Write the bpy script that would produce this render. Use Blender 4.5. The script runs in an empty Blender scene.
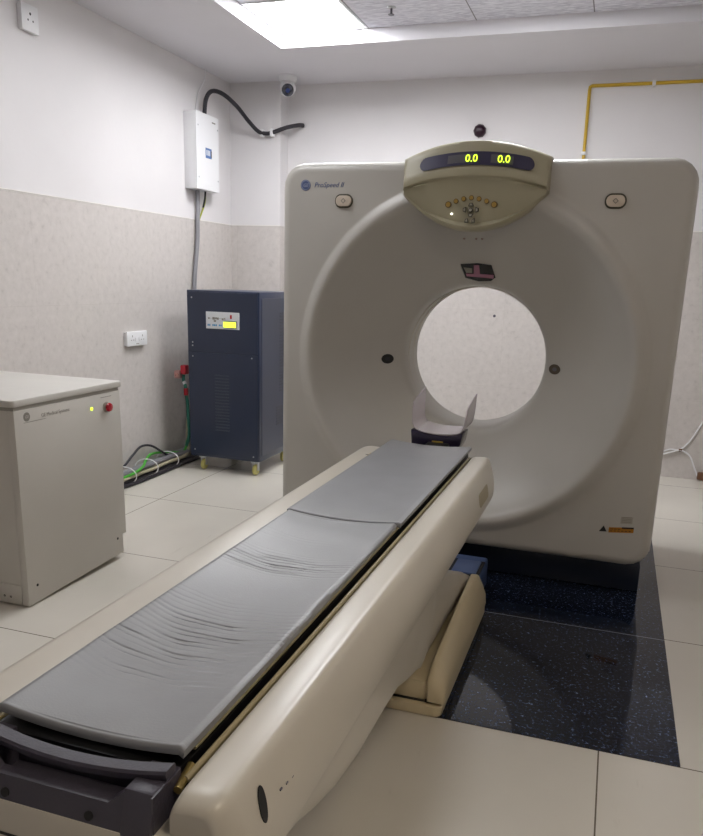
import bpy, bmesh, math, random
from mathutils import Vector, Matrix
random.seed(7)
PI = math.pi
sc = bpy.context.scene
col = sc.collection
# ------------------------------------------------------------ camera
F, PITCH, ROLL, YAW, PX, PY, CH = 761.06, .25314, .032362, .3119983, 8.777, 58.165, 1.5
cd = bpy.data.cameras.new('camera'); cam = bpy.data.objects.new('camera', cd); col.objects.link(cam)
cy, sy = math.cos(YAW), math.sin(YAW)
fw = Vector((-sy*math.cos(PITCH), cy*math.cos(PITCH), -math.sin(PITCH)))
r0 = Vector((cy, sy, 0)); u0 = r0.cross(fw)
c_, s_ = math.cos(ROLL), math.sin(ROLL)
rr_ = c_*r0 + s_*u0; uu_ = -s_*r0 + c_*u0
M = Matrix((rr_, uu_, -fw)).transposed().to_4x4(); M.translation = (0, 0, CH)
cam.matrix_world = M
cd.sensor_fit = 'VERTICAL'; cd.sensor_height = 24; cd.lens = F/836*24
cd.shift_x = -PX/836; cd.shift_y = PY/836
cd.clip_start = .02
sc.camera = cam
# ------------------------------------------------------------ world, exposure
w = bpy.data.worlds.new('world'); sc.world = w; w.use_nodes = True
w.node_tree.nodes['Background'].inputs[0].default_value = (.8, .85, 1, 1)
w.node_tree.nodes['Background'].inputs[1].default_value = .05
sc.view_settings.view_transform = 'Standard'; sc.view_settings.look = 'None'
sc.view_settings.gamma = 1; sc.view_settings.use_curve_mapping = False
sc.view_settings.exposure = 0.0
PANEL_E = 38.0; SIDE_E = 14.0; NEAR_E = 12.5; REAR_E = 34.0      # brightness of the ceiling panels

# ------------------------------------------------------------ materials
def srgb(h):
    v = [int(h[i:i+2], 16)/255 for i in (0, 2, 4)]
    return tuple((x/12.92 if x <= .04045 else ((x+.055)/1.055)**2.4) for x in v)
def mat(name, colr, rough=.5, metal=0, noise=0, nscale=8, bump=0, bscale=60, coat=0, spec=.5, emit=None, estr=0, alpha=1, trans=0):
    m = bpy.data.materials.new(name); m.use_nodes = True
    nt = m.node_tree; b = nt.nodes['Principled BSDF']
    if isinstance(colr, str): colr = srgb(colr)
    b.inputs['Base Color'].default_value = (*colr, 1)
    b.inputs['Roughness'].default_value = rough; b.inputs['Metallic'].default_value = metal
    b.inputs['Specular IOR Level'].default_value = spec
    b.inputs['Coat Weight'].default_value = coat; b.inputs['Coat Roughness'].default_value = .25
    if emit: b.inputs['Emission Color'].default_value = (*emit, 1); b.inputs['Emission Strength'].default_value = estr
    b.inputs['Alpha'].default_value = alpha; b.inputs['Transmission Weight'].default_value = trans
    tc = nt.nodes.new('ShaderNodeTexCoord')
    if noise:
        n = nt.nodes.new('ShaderNodeTexNoise'); n.inputs['Scale'].default_value = nscale; n.inputs['Detail'].default_value = 5
        nt.links.new(tc.outputs['Object'], n.inputs['Vector'])
        r = nt.nodes.new('ShaderNodeValToRGB')
        r.color_ramp.elements[0].position = .3; r.color_ramp.elements[1].position = .7
        r.color_ramp.elements[0].color = (*[c*(1-noise) for c in colr], 1)
        r.color_ramp.elements[1].color = (*[min(1, c*(1+noise*.6)) for c in colr], 1)
        nt.links.new(n.outputs['Fac'], r.inputs['Fac']); nt.links.new(r.outputs['Color'], b.inputs['Base Color'])
    if bump:
        n = nt.nodes.new('ShaderNodeTexNoise'); n.inputs['Scale'].default_value = bscale; n.inputs['Detail'].default_value = 4
        nt.links.new(tc.outputs['Object'], n.inputs['Vector'])
        bn = nt.nodes.new('ShaderNodeBump'); bn.inputs['Strength'].default_value = bump; bn.inputs['Distance'].default_value = .01
        nt.links.new(n.outputs['Fac'], bn.inputs['Height']); nt.links.new(bn.outputs['Normal'], b.inputs['Normal'])
    return m
def node(nt, t, **k):
    n = nt.nodes.new(t)
    for a, v in k.items(): setattr(n, a, v)
    return n
def math_(nt, op, a, b=None, c=None):
    n = nt.nodes.new('ShaderNodeMath'); n.operation = op
    for i, v in enumerate((a, b, c)):
        if v is None: continue
        if hasattr(v, 'links'): nt.links.new(v, n.inputs[i])
        else: n.inputs[i].default_value = v
    return n.outputs[0]
def jointmask(nt, coord, off, pitch, wid):
    """1 on a joint line, 0 elsewhere"""
    a = math_(nt, 'SUBTRACT', coord, off); a = math_(nt, 'DIVIDE', a, pitch)
    a = math_(nt, 'ADD', a, .5); a = math_(nt, 'FRACT', a); a = math_(nt, 'SUBTRACT', a, .5); a = math_(nt, 'ABSOLUTE', a)
    return math_(nt, 'LESS_THAN', a, wid/pitch/2)
def floor_mat():
    m = mat('floor_tile', 'd6d1c7', .2, noise=.05, nscale=1.7, spec=.55); nt = m.node_tree; b = nt.nodes['Principled BSDF']
    g = node(nt, 'ShaderNodeNewGeometry'); s = node(nt, 'ShaderNodeSeparateXYZ'); nt.links.new(g.outputs['Position'], s.inputs[0])
    j = math_(nt, 'MAXIMUM', jointmask(nt, s.outputs[0], .098, .978, .005), jointmask(nt, s.outputs[1], 2.385, .975, .005))
    mx = node(nt, 'ShaderNodeMixRGB'); src = b.inputs['Base Color'].links[0].from_socket
    # scuffs
    n = node(nt, 'ShaderNodeTexNoise'); n.inputs['Scale'].default_value = 3; n.inputs['Detail'].default_value = 8; n.inputs['Roughness'].default_value = .7
    mp = node(nt, 'ShaderNodeMapping'); mp.inputs['Scale'].default_value = (6, 1, 1); mp.inputs['Rotation'].default_value = (0, 0, .5)
    nt.links.new(g.outputs['Position'], mp.inputs[0]); nt.links.new(mp.outputs[0], n.inputs['Vector'])
    sr = node(nt, 'ShaderNodeMapRange'); sr.inputs[1].default_value = .62; sr.inputs[2].default_value = .8; sr.inputs[4].default_value = .22
    nt.links.new(n.outputs['Fac'], sr.inputs[0])
    m2 = node(nt, 'ShaderNodeMixRGB'); nt.links.new(sr.outputs[0], m2.inputs[0]); nt.links.new(src, m2.inputs[1]); m2.inputs[2].default_value = (*srgb('8a7a62'), 1)
    nt.links.new(j, mx.inputs[0]); nt.links.new(m2.outputs[0], mx.inputs[1]); mx.inputs[2].default_value = (*srgb('6b6255'), 1)
    nt.links.new(mx.outputs[0], b.inputs['Base Color'])
    return m
def granite_mat():
    m = mat('granite', '101626', .06, spec=.32); nt = m.node_tree; b = nt.nodes['Principled BSDF']
    g = node(nt, 'ShaderNodeNewGeometry'); s = node(nt, 'ShaderNodeSeparateXYZ'); nt.links.new(g.outputs['Position'], s.inputs[0])
    v = node(nt, 'ShaderNodeTexNoise'); v.inputs['Scale'].default_value = 75; v.inputs['Detail'].default_value = 6; v.inputs['Roughness'].default_value = .8
    nt.links.new(g.outputs['Position'], v.inputs['Vector'])
    r = node(nt, 'ShaderNodeValToRGB'); e = r.color_ramp.elements
    e[0].position = .48; e[0].color = (*srgb('0e1422'), 1); e[1].position = .70; e[1].color = (*srgb('9fb2d6'), 1)
    k = e.new(.59); k.color = (*srgb('222c44'), 1)
    nt.links.new(v.outputs['Fac'], r.inputs['Fac'])
    j = jointmask(nt, s.outputs[1], 3.345, 50, .005)
    mx = node(nt, 'ShaderNodeMixRGB'); nt.links.new(j, mx.inputs[0]); nt.links.new(r.outputs[0], mx.inputs[1]); mx.inputs[2].default_value = (*srgb('8a8d92'), 1)
    nt.links.new(mx.outputs[0], b.inputs['Base Color'])
    return m
def dado_mat():
    m = mat('wall_tile', 'cdc5bd', .3, spec=.45); nt = m.node_tree; b = nt.nodes['Principled BSDF']
    g = node(nt, 'ShaderNodeNewGeometry'); s = node(nt, 'ShaderNodeSeparateXYZ'); nt.links.new(g.outputs['Position'], s.inputs[0])
    n = node(nt, 'ShaderNodeTexNoise'); n.inputs['Scale'].default_value = 22; n.inputs['Detail'].default_value = 7; n.inputs['Roughness'].default_value = .7
    nt.links.new(g.outputs['Position'], n.inputs['Vector'])
    r = node(nt, 'ShaderNodeValToRGB'); e = r.color_ramp.elements
    e[0].position = .3; e[0].color = (*srgb('b9b3af'), 1); e[1].position = .72; e[1].color = (*srgb('cfc9c5'), 1)
    k = e.new(.42); k.color = (*srgb('c5bfbb'), 1)
    nt.links.new(n.outputs['Fac'], r.inputs['Fac'])
    j = math_(nt, 'MAXIMUM', jointmask(nt, s.outputs[0], .3, .6, .002), jointmask(nt, s.outputs[1], 6.59-.3, .6, .002))
    j = math_(nt, 'MAXIMUM', j, jointmask(nt, s.outputs[2], .64, .64, .002)); j = math_(nt, 'MULTIPLY', j, .35)
    mx = node(nt, 'ShaderNodeMixRGB'); nt.links.new(j, mx.inputs[0]); nt.links.new(r.outputs[0], mx.inputs[1]); mx.inputs[2].default_value = (*srgb('a69e96'), 1)
    nt.links.new(mx.outputs[0], b.inputs['Base Color'])
    return m
def panel_mat():
    m = mat('ceiling_board', 'd8d8e2', .8); nt = m.node_tree; b = nt.nodes['Principled BSDF']
    g = node(nt, 'ShaderNodeNewGeometry')
    mp = node(nt, 'ShaderNodeMapping'); mp.inputs['Scale'].default_value = (9, 40, 1); mp.inputs['Rotation'].default_value = (0, 0, .25)
    nt.links.new(g.outputs['Position'], mp.inputs[0])
    n = node(nt, 'ShaderNodeTexNoise'); n.inputs['Scale'].default_value = 1.6; n.inputs['Detail'].default_value = 3; n.inputs['Distortion'].default_value = .6
    nt.links.new(mp.outputs[0], n.inputs['Vector'])
    r = node(nt, 'ShaderNodeValToRGB'); e = r.color_ramp.elements
    e[0].position = .38; e[0].color = (*srgb('c2c1cd'), 1); e[1].position = .6; e[1].color = (*srgb('e2e2ea'), 1)
    nt.links.new(n.outputs['Fac'], r.inputs['Fac']); nt.links.new(r.outputs[0], b.inputs['Base Color'])
    bn = node(nt, 'ShaderNodeBump'); bn.inputs['Strength'].default_value = .4; bn.inputs['Distance'].default_value = .004
    nt.links.new(n.outputs['Fac'], bn.inputs['Height']); nt.links.new(bn.outputs['Normal'], b.inputs['Normal'])
    return m
PAINT = mat('wall_paint', 'dddadb', .55, noise=.03, nscale=2, bump=.05, bscale=30)
SOFFIT = mat('soffit_paint', 'd9d7dc', .6, noise=.02, nscale=2)
FLOOR = floor_mat(); GRAN = granite_mat(); DADO = dado_mat(); BOARD = panel_mat()
TRIMW = mat('tile_cap', 'e8e5e0', .4)
SHELL = mat('scanner_shell', 'bfbcb6', .40, noise=.03, nscale=3, coat=.12)
SHELLB = mat('table_shell', 'cfc9bc', .34, noise=.04, nscale=4, coat=.25)
CREAM = mat('aged_cream', 'cdbf9f', .4, noise=.05, nscale=5)
PADM = mat('control_pad_shell', 'aaa48c', .35, noise=.03)
PADD = mat('keypad_shell', '8d8871', .4, noise=.03)
DISP = mat('display_glass', '35324e', .4)
DARKP = mat('dark_plastic', '4a4753', .38, noise=.06, bump=.08, bscale=200)
BLACK = mat('black', '0d0d10', .5)
DIM = mat('dull_window', '5d5c62', .3)
LCD = mat('lit_digits', 'c8f032', .4, emit=srgb('d2f53c'), estr=2.2)
LED = mat('led', 'd8ff40', .3, emit=srgb('c8e040'), estr=2.0)
MATTR = mat('grey_vinyl', '909296', .36, noise=.07, nscale=7, bump=.05, bscale=250, spec=.5)
EDGE = mat('board_edge', 'b0a483', .35)
BRASS = mat('brass_end', 'a8935a', .3, metal=.7)
DBLUE = mat('base_blue_black', '1b2233', .35, noise=.1)
BLUEG = mat('foot_blue', '566a98', .3, noise=.08)
NAVY = mat('navy_paint', '1f2a42', .3, noise=.04, coat=.2, bump=.02, bscale=150)
NAVY2 = mat('navy_edge', '1a1f2c', .35)
STEEL = mat('steel', 'b9bbbd', .3, metal=.9)
CABW = mat('cabinet_paint', 'cbc7c0', .45, noise=.03, nscale=3)
CABT = mat('cabinet_top', 'cfccc6', .35, noise=.03)
WHITE = mat('white_plastic', 'e6e6e8', .35)
LABELW = mat('label_white', 'd9dce0', .4)
RED = mat('red_button', 'b3152a', .25, coat=.5)
YEL = mat('yellow_trunk', 'c9a52e', .45, noise=.05)
WHEEL = mat('yellow_wheel', 'cfc77a', .4)
HOSE = mat('hose_black', '2c2930', .5, bump=.3, bscale=120)
GREYP = mat('grey_conduit', '86858a', .45)
GREYC = mat('grey_cable', '8f9294', .5)
GREENC = mat('green_cable', '4fae3c', .4)
YG = mat('yellow_green_wire', '9aa22c', .4)
TEALC = mat('teal_cable', '2f7d6c', .4)
PINK = mat('pink_plug', 'c99a95', .4)
REDP = mat('red_plug', 'c42a3a', .35)
BEIGEC = mat('beige_cable', 'b9b196', .5)
TIE = mat('white_tie', 'e9e9ea', .4)
BLUEL = mat('logo_blue', '53618a', .4)
BLUET = mat('label_blue', '2f8fc0', .4)
GREYL = mat('logo_grey', '8b877f', .5)
ORB = mat('orange_button', 'a98a45', .4)
ORR = mat('button_ring', '6e5a33', .4)
DPB = mat('grey_button', 'a39f92', .4)
OLIVE = mat('button_surround', '4c493c', .5)
PINKR = mat('handle_button', 'd0c3b3', .4)
ORANGE = mat('warning_orange', 'b3771f', .5)
MAROON = mat('maroon_cap', '2a0f20', .35)
PURP = mat('purple_gloss', '2b2540', .12, coat=.6)
YLAB = mat('yellow_label', 'c9b04a', .5)
LILAC = mat('lilac_gloss', 'a5a3bf', .15)
PERSP = mat('milky_perspex', 'd8cfd6', .2, alpha=.78, spec=.6)
PINKM = mat('window_pink_reflection', 'a8768c', .25)
WINB = mat('window_black', '23262b', .1, coat=.5)
CYL = mat('bore_liner', 'cfc9bd', .25, noise=.02)
BROWN = mat('brown_plug', '6b4a33', .5)
GLOW = mat('lamp_diffuser', 'ffffff', .5, emit=(.97, .98, 1.0), estr=PANEL_E)
GLOWS = {(2, 1): mat('rear_lamp_diffuser', 'ffffff', .5, emit=(.97, .98, 1.0), estr=REAR_E), (0, 0): GLOW, (0, 3): mat('side_lamp_diffuser', 'ffffff', .5, emit=(.97, .98, 1.0), estr=SIDE_E), (4, 6): mat('near_lamp_diffuser', 'ffffff', .5, emit=(1.0, .86, .66), estr=NEAR_E)}
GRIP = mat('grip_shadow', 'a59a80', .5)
BLUELCD = mat('blue_lcd', '4d6fa8', .3)

# ------------------------------------------------------------ helpers
def finish(bm, angle=35):
    bmesh.ops.recalc_face_normals(bm, faces=bm.faces[:])
    return bm
def obj(name, bm, m, parent=None, angle=35, recalc=True):
    if recalc: bmesh.ops.recalc_face_normals(bm, faces=bm.faces[:])
    me = bpy.data.meshes.new(name)
    if parent is not None: org = Vector(ORG[parent.name])
    else:
        xs = [v.co for v in bm.verts]
        org = Vector(((min(v.x for v in xs)+max(v.x for v in xs))/2, (min(v.y for v in xs)+max(v.y for v in xs))/2, min(v.z for v in xs)))
    bmesh.ops.translate(bm, verts=bm.verts[:], vec=-org)
    bm.to_mesh(me); bm.free()
    me.polygons.foreach_set('use_smooth', [True]*len(me.polygons))
    me.set_sharp_from_angle(angle=math.radians(angle))
    me.materials.append(m)
    o = bpy.data.objects.new(name, me); col.objects.link(o)
    if parent is not None: o.parent = parent
    else: o.location = org
    ORG[o.name] = tuple(org)
    return o
ORG = {}
def thing(name, label, cat, loc, group=None):
    o = bpy.data.objects.new(name, None); col.objects.link(o); o.empty_display_size = .1
    o.location = loc; ORG[o.name] = tuple(loc); o['label'] = label; o['category'] = cat
    if group: o['group'] = group
    return o
def tag(o, label, cat, group=None):
    o['label'] = label; o['category'] = cat
    if group: o['group'] = group
    return o
def struct(name, bm, m, angle=35):
    o = obj(name, bm, m, None, angle); o['kind'] = 'structure'; return o
def BM(): return bmesh.new()
def box(bm, x0, x1, y0, y1, z0, z1, r=0, seg=2):
    t = bmesh.new(); bmesh.ops.create_cube(t, size=1)
    for v in t.verts: v.co = Vector(((x0+x1)/2+v.co.x*(x1-x0), (y0+y1)/2+v.co.y*(y1-y0), (z0+z1)/2+v.co.z*(z1-z0)))
    if r: bmesh.ops.bevel(t, geom=t.edges[:], offset=r, segments=seg, affect='EDGES', profile=.5)
    return merge(bm, t)
def merge(bm, t):
    me = bpy.data.meshes.new('tmp'); t.to_mesh(me); t.free(); bm.from_mesh(me); bpy.data.meshes.remove(me); return bm
def frame(d):
    d = d.normalized(); a = Vector((0, 0, 1)) if abs(d.z) < .9 else Vector((1, 0, 0))
    u = d.cross(a).normalized(); return u, d.cross(u).normalized()
def tube(bm, pts, r, n=10, cap=True):
    pts = [Vector(p) for p in pts]; rings = []; u = None
    for i, p in enumerate(pts):
        d = (pts[min(i+1, len(pts)-1)]-pts[max(i-1, 0)]).normalized()
        if u is None: u, v = frame(d)
        else: u = (u-d*u.dot(d)).normalized(); v = d.cross(u)
        R = r[i] if isinstance(r, (list, tuple)) else r
        rings.append([bm.verts.new(p+(u*math.cos(a)+v*math.sin(a))*R) for a in (2*PI*k/n for k in range(n))])
    for A, B in zip(rings, rings[1:]):
        for k in range(n): bm.faces.new((A[k], A[(k+1) % n], B[(k+1) % n], B[k]))
    if cap: bm.faces.new(rings[0][::-1]); bm.faces.new(rings[-1])
    return bm
def spline(pts, n=8):
    pts = [Vector(p) for p in pts]; out = []
    for i in range(len(pts)-1):
        p0 = pts[max(i-1, 0)]; p1 = pts[i]; p2 = pts[i+1]; p3 = pts[min(i+2, len(pts)-1)]
        for k in range(n):
            t = k/n
            out.append(.5*((2*p1)+(p2-p0)*t+(2*p0-5*p1+4*p2-p3)*t*t+(3*p1-p0-3*p2+p3)*t**3))
    out.append(pts[-1]); return out
def cyl(bm, p0, p1, r, n=24): return tube(bm, [p0, p1], r, n)
def lathe(bm, c, axis, prof, n=32):
    """prof: list of (radius, distance along axis)"""
    c = Vector(c); axis = Vector(axis).normalized(); u, v = frame(axis); rings = []
    for r, t in prof:
        if r < 1e-6: rings.append([bm.verts.new(c+axis*t)])
        else: rings.append([bm.verts.new(c+axis*t+(u*math.cos(2*PI*k/n)+v*math.sin(2*PI*k/n))*r) for k in range(n)])
    for A, B in zip(rings, rings[1:]):
        for k in range(n):
            k2 = (k+1) % n
            if len(A) == 1 and len(B) == 1: continue
            if len(A) == 1: bm.faces.new((A[0], B[k], B[k2]))
            elif len(B) == 1: bm.faces.new((A[k], A[k2], B[0]))
            else: bm.faces.new((A[k], A[k2], B[k2], B[k]))
    return bm
def prism(bm, poly, o, u, v, w_, r=0):
    """poly in (u,v) coords at origin o, extruded by vector w_"""
    t = bmesh.new(); o, u, v, w_ = map(Vector, (o, u, v, w_))
    a = [t.verts.new(o+u*p[0]+v*p[1]) for p in poly]; b = [t.verts.new(x.co+w_) for x in a]; n = len(a)
    t.faces.new(a[::-1]); t.faces.new(b)
    for i in range(n): t.faces.new((a[i], a[(i+1) % n], b[(i+1) % n], b[i]))
    bmesh.ops.recalc_face_normals(t, faces=t.faces[:])
    if r: bmesh.ops.bevel(t, geom=t.edges[:], offset=r, segments=2, affect='EDGES', profile=.5)
    return merge(bm, t)
def rrect(w_, h, r, n=6):
    out = []
    for cx, cy_, a0 in ((w_/2-r, h/2-r, 0), (-w_/2+r, h/2-r, PI/2), (-w_/2+r, -h/2+r, PI), (w_/2-r, -h/2+r, 1.5*PI)):
        for k in range(n+1): a = a0+PI/2*k/n; out.append((cx+r*math.cos(a), cy_+r*math.sin(a)))
    return out
def ellipse(a, b, n=24): return [(a*math.cos(2*PI*k/n), b*math.sin(2*PI*k/n)) for k in range(n)]
def text_bm(s, size, o, u, v, depth=.0008, shear=0, align='LEFT'):
    cu = bpy.data.curves.new('lettering', 'FONT'); cu.body = s; cu.size = size; cu.extrude = depth; cu.shear = shear; cu.align_x = align
    cu.resolution_u = 3
    t = bpy.data.objects.new('lettering', cu); col.objects.link(t)
    bpy.context.view_layer.update()
    me = bpy.data.meshes.new_from_object(t.evaluated_get(bpy.context.evaluated_depsgraph_get()))
    bpy.data.objects.remove(t); bpy.data.curves.remove(cu)
    u, v, o = Vector(u).normalized(), Vector(v).normalized(), Vector(o); n = u.cross(v)
    for p in me.vertices: p.co = o+u*p.co.x+v*p.co.y+n*p.co.z
    bm = BM(); bm.from_mesh(me); bpy.data.meshes.remove(me); return bm

# ------------------------------------------------------------ room shell
XL, XR, YB, YF, ZS, ZP = -3.364, 1.9, 6.59, -1.8, 3.09, 3.18
DZ = 1.93
T = .12
struct('floor', box(BM(), XL-T, XR+T, YF-T, YB+T, -.15, 0), FLOOR)
bm = BM()
prism(bm, [(-1.22, 3.62), (-.5, 3.62), (-.5, 5.2), (-1.22, 5.2)], (0, 0, .0005), (1, 0, 0), (0, 1, 0), (0, 0, .0025))
bm.free()
bm = BM()
prism(bm, [(-.93, 2.385), (.353, 2.385), (.353, 5.2), (-1.5, 5.2), (-1.5, 3.75), (-.93, 3.75)], (0, 0, .0004), (1, 0, 0), (0, 1, 0), (0, 0, .002))
struct('trim_1', bm, GRAN)
def walls(side, x0, x1, y0, y1, z1=3.4):
    struct('wall_'+side, box(BM(), x0, x1, y0, y1, 0, z1), PAINT)
walls('left', XL-T, XL, YF-T, YB+T); walls('right', XR, XR+T, YF-T, YB+T)
walls('back', XL, XR, YB, YB+T); walls('front', XL, XR, YF-T, YF)
PYF, PXR = 6.43, -2.888
walls('corner', XL, PXR, PYF, YB)
t = .006
struct('trim_2', box(BM(), XL, XL+t, YF, PYF, 0, DZ), DADO)
struct('trim_3', box(BM(), PXR, XR-t, YB-t, YB, 0, DZ), DADO)
bm = BM(); box(bm, XL+t, PXR, PYF-t, PYF, 0, DZ); box(bm, PXR, PXR+t, PYF-t, YB-t, 0, DZ)
struct('trim_4', bm, DADO)
struct('trim_5', box(BM(), XR-t, XR, YF, YB, 0, DZ), DADO)
bm = BM(); c = .005
box(bm, XL, XL+t+.002, YF, PYF, DZ, DZ+c); box(bm, XL, PXR+.008, PYF-t-.002, PYF, DZ, DZ+c)
box(bm, PXR, XR, YB-t-.002, YB, DZ, DZ+c)
struct('trim_6', bm, TRIMW)
# ceiling: lowered plaster border round a raised field of boards
OX0, OX1, OY0, OY1 = -2.50, 1.25, -1.1, 5.57
bm = BM()
box(bm, XL, OX0, YF, YB, ZS, 3.4); box(bm, OX1, XR, YF, YB, ZS, 3.4)
box(bm, OX0, OX1, OY1, YB, ZS, 3.4); box(bm, OX0, OX1, YF, OY0, ZS, 3.4)
struct('ceiling', bm, SOFFIT)
PXS = [-2.50, -1.84, -1.09, -.34, .41, 1.16, 1.25]
PYS = [5.57, 4.92, 4.17, 3.42, 2.67, 1.92, 1.17, .42, -.33, -1.1]
lamps = {(0, 0): 'nearest the back wall', (0, 3): 'x', (4, 6): 'x', (2, 1): 'x'}
bm = BM()
for i in range(len(PXS)-1):
    for j in range(len(PYS)-1):
        if (i, j) in lamps: continue
        box(bm, PXS[i]+.004, PXS[i+1]-.004, PYS[j+1]+.004, PYS[j]-.004, ZP, 3.4)
o = struct('trim_7', bm, BOARD)
bm = BM()
for x in PXS: box(bm, x-.004, x+.004, OY0, OY1, ZP+.001, 3.4)
for y in PYS: box(bm, OX0, OX1, y-.004, y+.004, ZP+.0015, 3.4)
struct('trim_8', bm, mat('board_joint', '77767c', .6))
LAB = {(2, 1): 'square ceiling light panel straight above the scanner', (0, 0): 'square white ceiling light panel glowing by the back wall', (0, 3): 'square ceiling light panel over the space left of the scanner table', (4, 6): 'square ceiling light panel over the near right floor, dimmer and warmer than the others'}
for (i, j), _ in lamps.items():
    x0, x1, y0, y1 = PXS[i]+.005, PXS[i+1]-.005, PYS[j+1]+.005, PYS[j]-.005
    L = thing('ceiling_light', LAB[(i, j)], 'ceiling light', ((x0+x1)/2, (y0+y1)/2, ZP), 'square light panels in the ceiling boards')
    bm = BM(); f = .022
    for a in ((x0, x1, y0, y0+f), (x0, x1, y1-f, y1), (x0, x0+f, y0+f, y1-f), (x1-f, x1, y0+f, y1-f)): box(bm, *a, ZP-.004, ZP+.05)
    obj('lamp_frame', bm, WHITE, L)
    obj('diffuser', box(BM(), x0+f, x1-f, y0+f, y1-f, ZP+.002, ZP+.03), GLOWS[(i, j)], L)
# sprinkler between the boards
t_ = thing('ceiling_sprinkler', 'tiny metal sprinkler hanging from the ceiling boards at the top of the photo', 'sprinkler', (-1.57, 5.2, ZP))
obj('escutcheon', lathe(BM(), (-1.57, 5.2, ZP), (0, 0, -1), [(0, 0), (.028, 0), (.026, .006), (.008, .009), (0, .009)]), STEEL, t_)
obj('nozzle', lathe(BM(), (-1.57, 5.2, ZP-.008), (0, 0, -1), [(0, 0), (.007, 0), (.007, .03), (.02, .034), (.02, .037), (0, .037)], 16), DARKP, t_)

# ------------------------------------------------------------ CT gantry
GX, GZ, GY = -.702, 1.112, 3.77
HW, HH = .982, .945
BORE_Z = 1.10
GN = 240
def rectdist(th, inset, cr=.115):
    hw, hh, cr = HW-inset, HH-inset, max(cr-inset, .02)
    c, s = abs(math.cos(th)), abs(math.sin(th))
    d = min(hw/c if c > 1e-9 else 9, hh/s if s > 1e-9 else 9)
    x, y = d*c, d*s
    if x > hw-cr and y > hh-cr:
        ox, oy = hw-cr, hh-cr; b = c*ox+s*oy; q = ox*ox+oy*oy-cr*cr; d = b+math.sqrt(max(b*b-q, 0))
    return d
def ring(bm, dist, dep):
    out = []
    for k in range(GN):
        th = 2*PI*(k+.5)/GN; d = dist(th) if callable(dist) else dist
        out.append(bm.verts.new((GX+d*math.cos(th), GY+dep, GZ+d*math.sin(th))))
    return out
def loft(bm, prof):
    R = [ring(bm, a, b) for a, b in prof]
    for A, B in zip(R, R[1:]):
        for k in range(GN): bm.faces.new((A[k], A[(k+1) % GN], B[(k+1) % GN], B[k]))
    return bm
ct = thing('ct_scanner_gantry', 'large off-white ring-shaped scanner with a round bore and digital display on top', 'CT scanner', (GX, GY+.47, 0))
DISH = [(.376, .34), (.380, .322), (.388, .308), (.400, .298), (.42, .287), (.45, .272), (.50, .243), (.56, .203), (.62, .158), (.68, .113), (.72, .074), (.75, .044), (.77, .020), (.782, .003), (.792, -.008), (.801, -.016), (.810, -.0215), (.818, -.0240), (.827, -.0235), (.840, -.0190), (.852, -.0125), (.862, -.0068), (.870, -.0022), (.877, -.0005), (.884, 0)]
def dish_y(r):
    for (a, b), (c, d) in zip(DISH, DISH[1:]):
        if a <= r <= c: return GY+b+(d-b)*(r-a)/(c-a)
    return GY
prof = [(.374, .56), (.374, .345)]+DISH
ER = .045
ER = .045
prof.append(((lambda th: max(rectdist(th, ER)-.004, .886)), 0))
for k in range(7):
    a = PI/2*k/6
    prof.append(((lambda a: (lambda th: rectdist(th, ER*(1-math.sin(a)))))(a), ER*(1-math.cos(a))))
prof += [(lambda th: rectdist(th, 0), .40), (lambda th: rectdist(th, .02), .405)]
front = obj('front_cover', loft(BM(), prof), SHELL, ct, 50)
prof = [(lambda th: rectdist(th, .02), .405), (lambda th: rectdist(th, .02), .42), (lambda th: rectdist(th, .0), .425), (lambda th: rectdist(th, .0), .88), (lambda th: rectdist(th, .02), .93), (lambda th: rectdist(th, .06), .95), (.82, .95), (.78, .93), (.6, .8), (.45, .68), (.39, .61), (.374, .56)]
obj('rear_cover', loft(BM(), prof), SHELL, ct, 50)
bm = BM()
for rad, dep, tr in ((.3745, .37, .0035), (.3745, .47, .003)):
    pts = [(GX+rad*math.cos(2*PI*k/96), GY+dep, GZ-.005+rad*math.sin(2*PI*k/96)) for k in range(97)]
    tube(bm, pts, tr, 6, False)
obj('bore_ring', bm, CYL, ct)
# base under the gantry
bm = BM()
prism(bm, [(GX-.94, 0), (.25, 0), (.25, .13), (.235, .20), (GX-.94, .20)], (0, GY+.11, .003), (1, 0, 0), (0, 0, 1), (0, .78, 0), .008)
bs = obj('base', bm, DBLUE, ct); bs['label'] = 'dark blue-black base'
bm = BM(); box(bm, GX-.88, .19, GY+.2, GY+.85, .15, .26, .01); obj('base_frame', bm, BLACK, ct)

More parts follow.
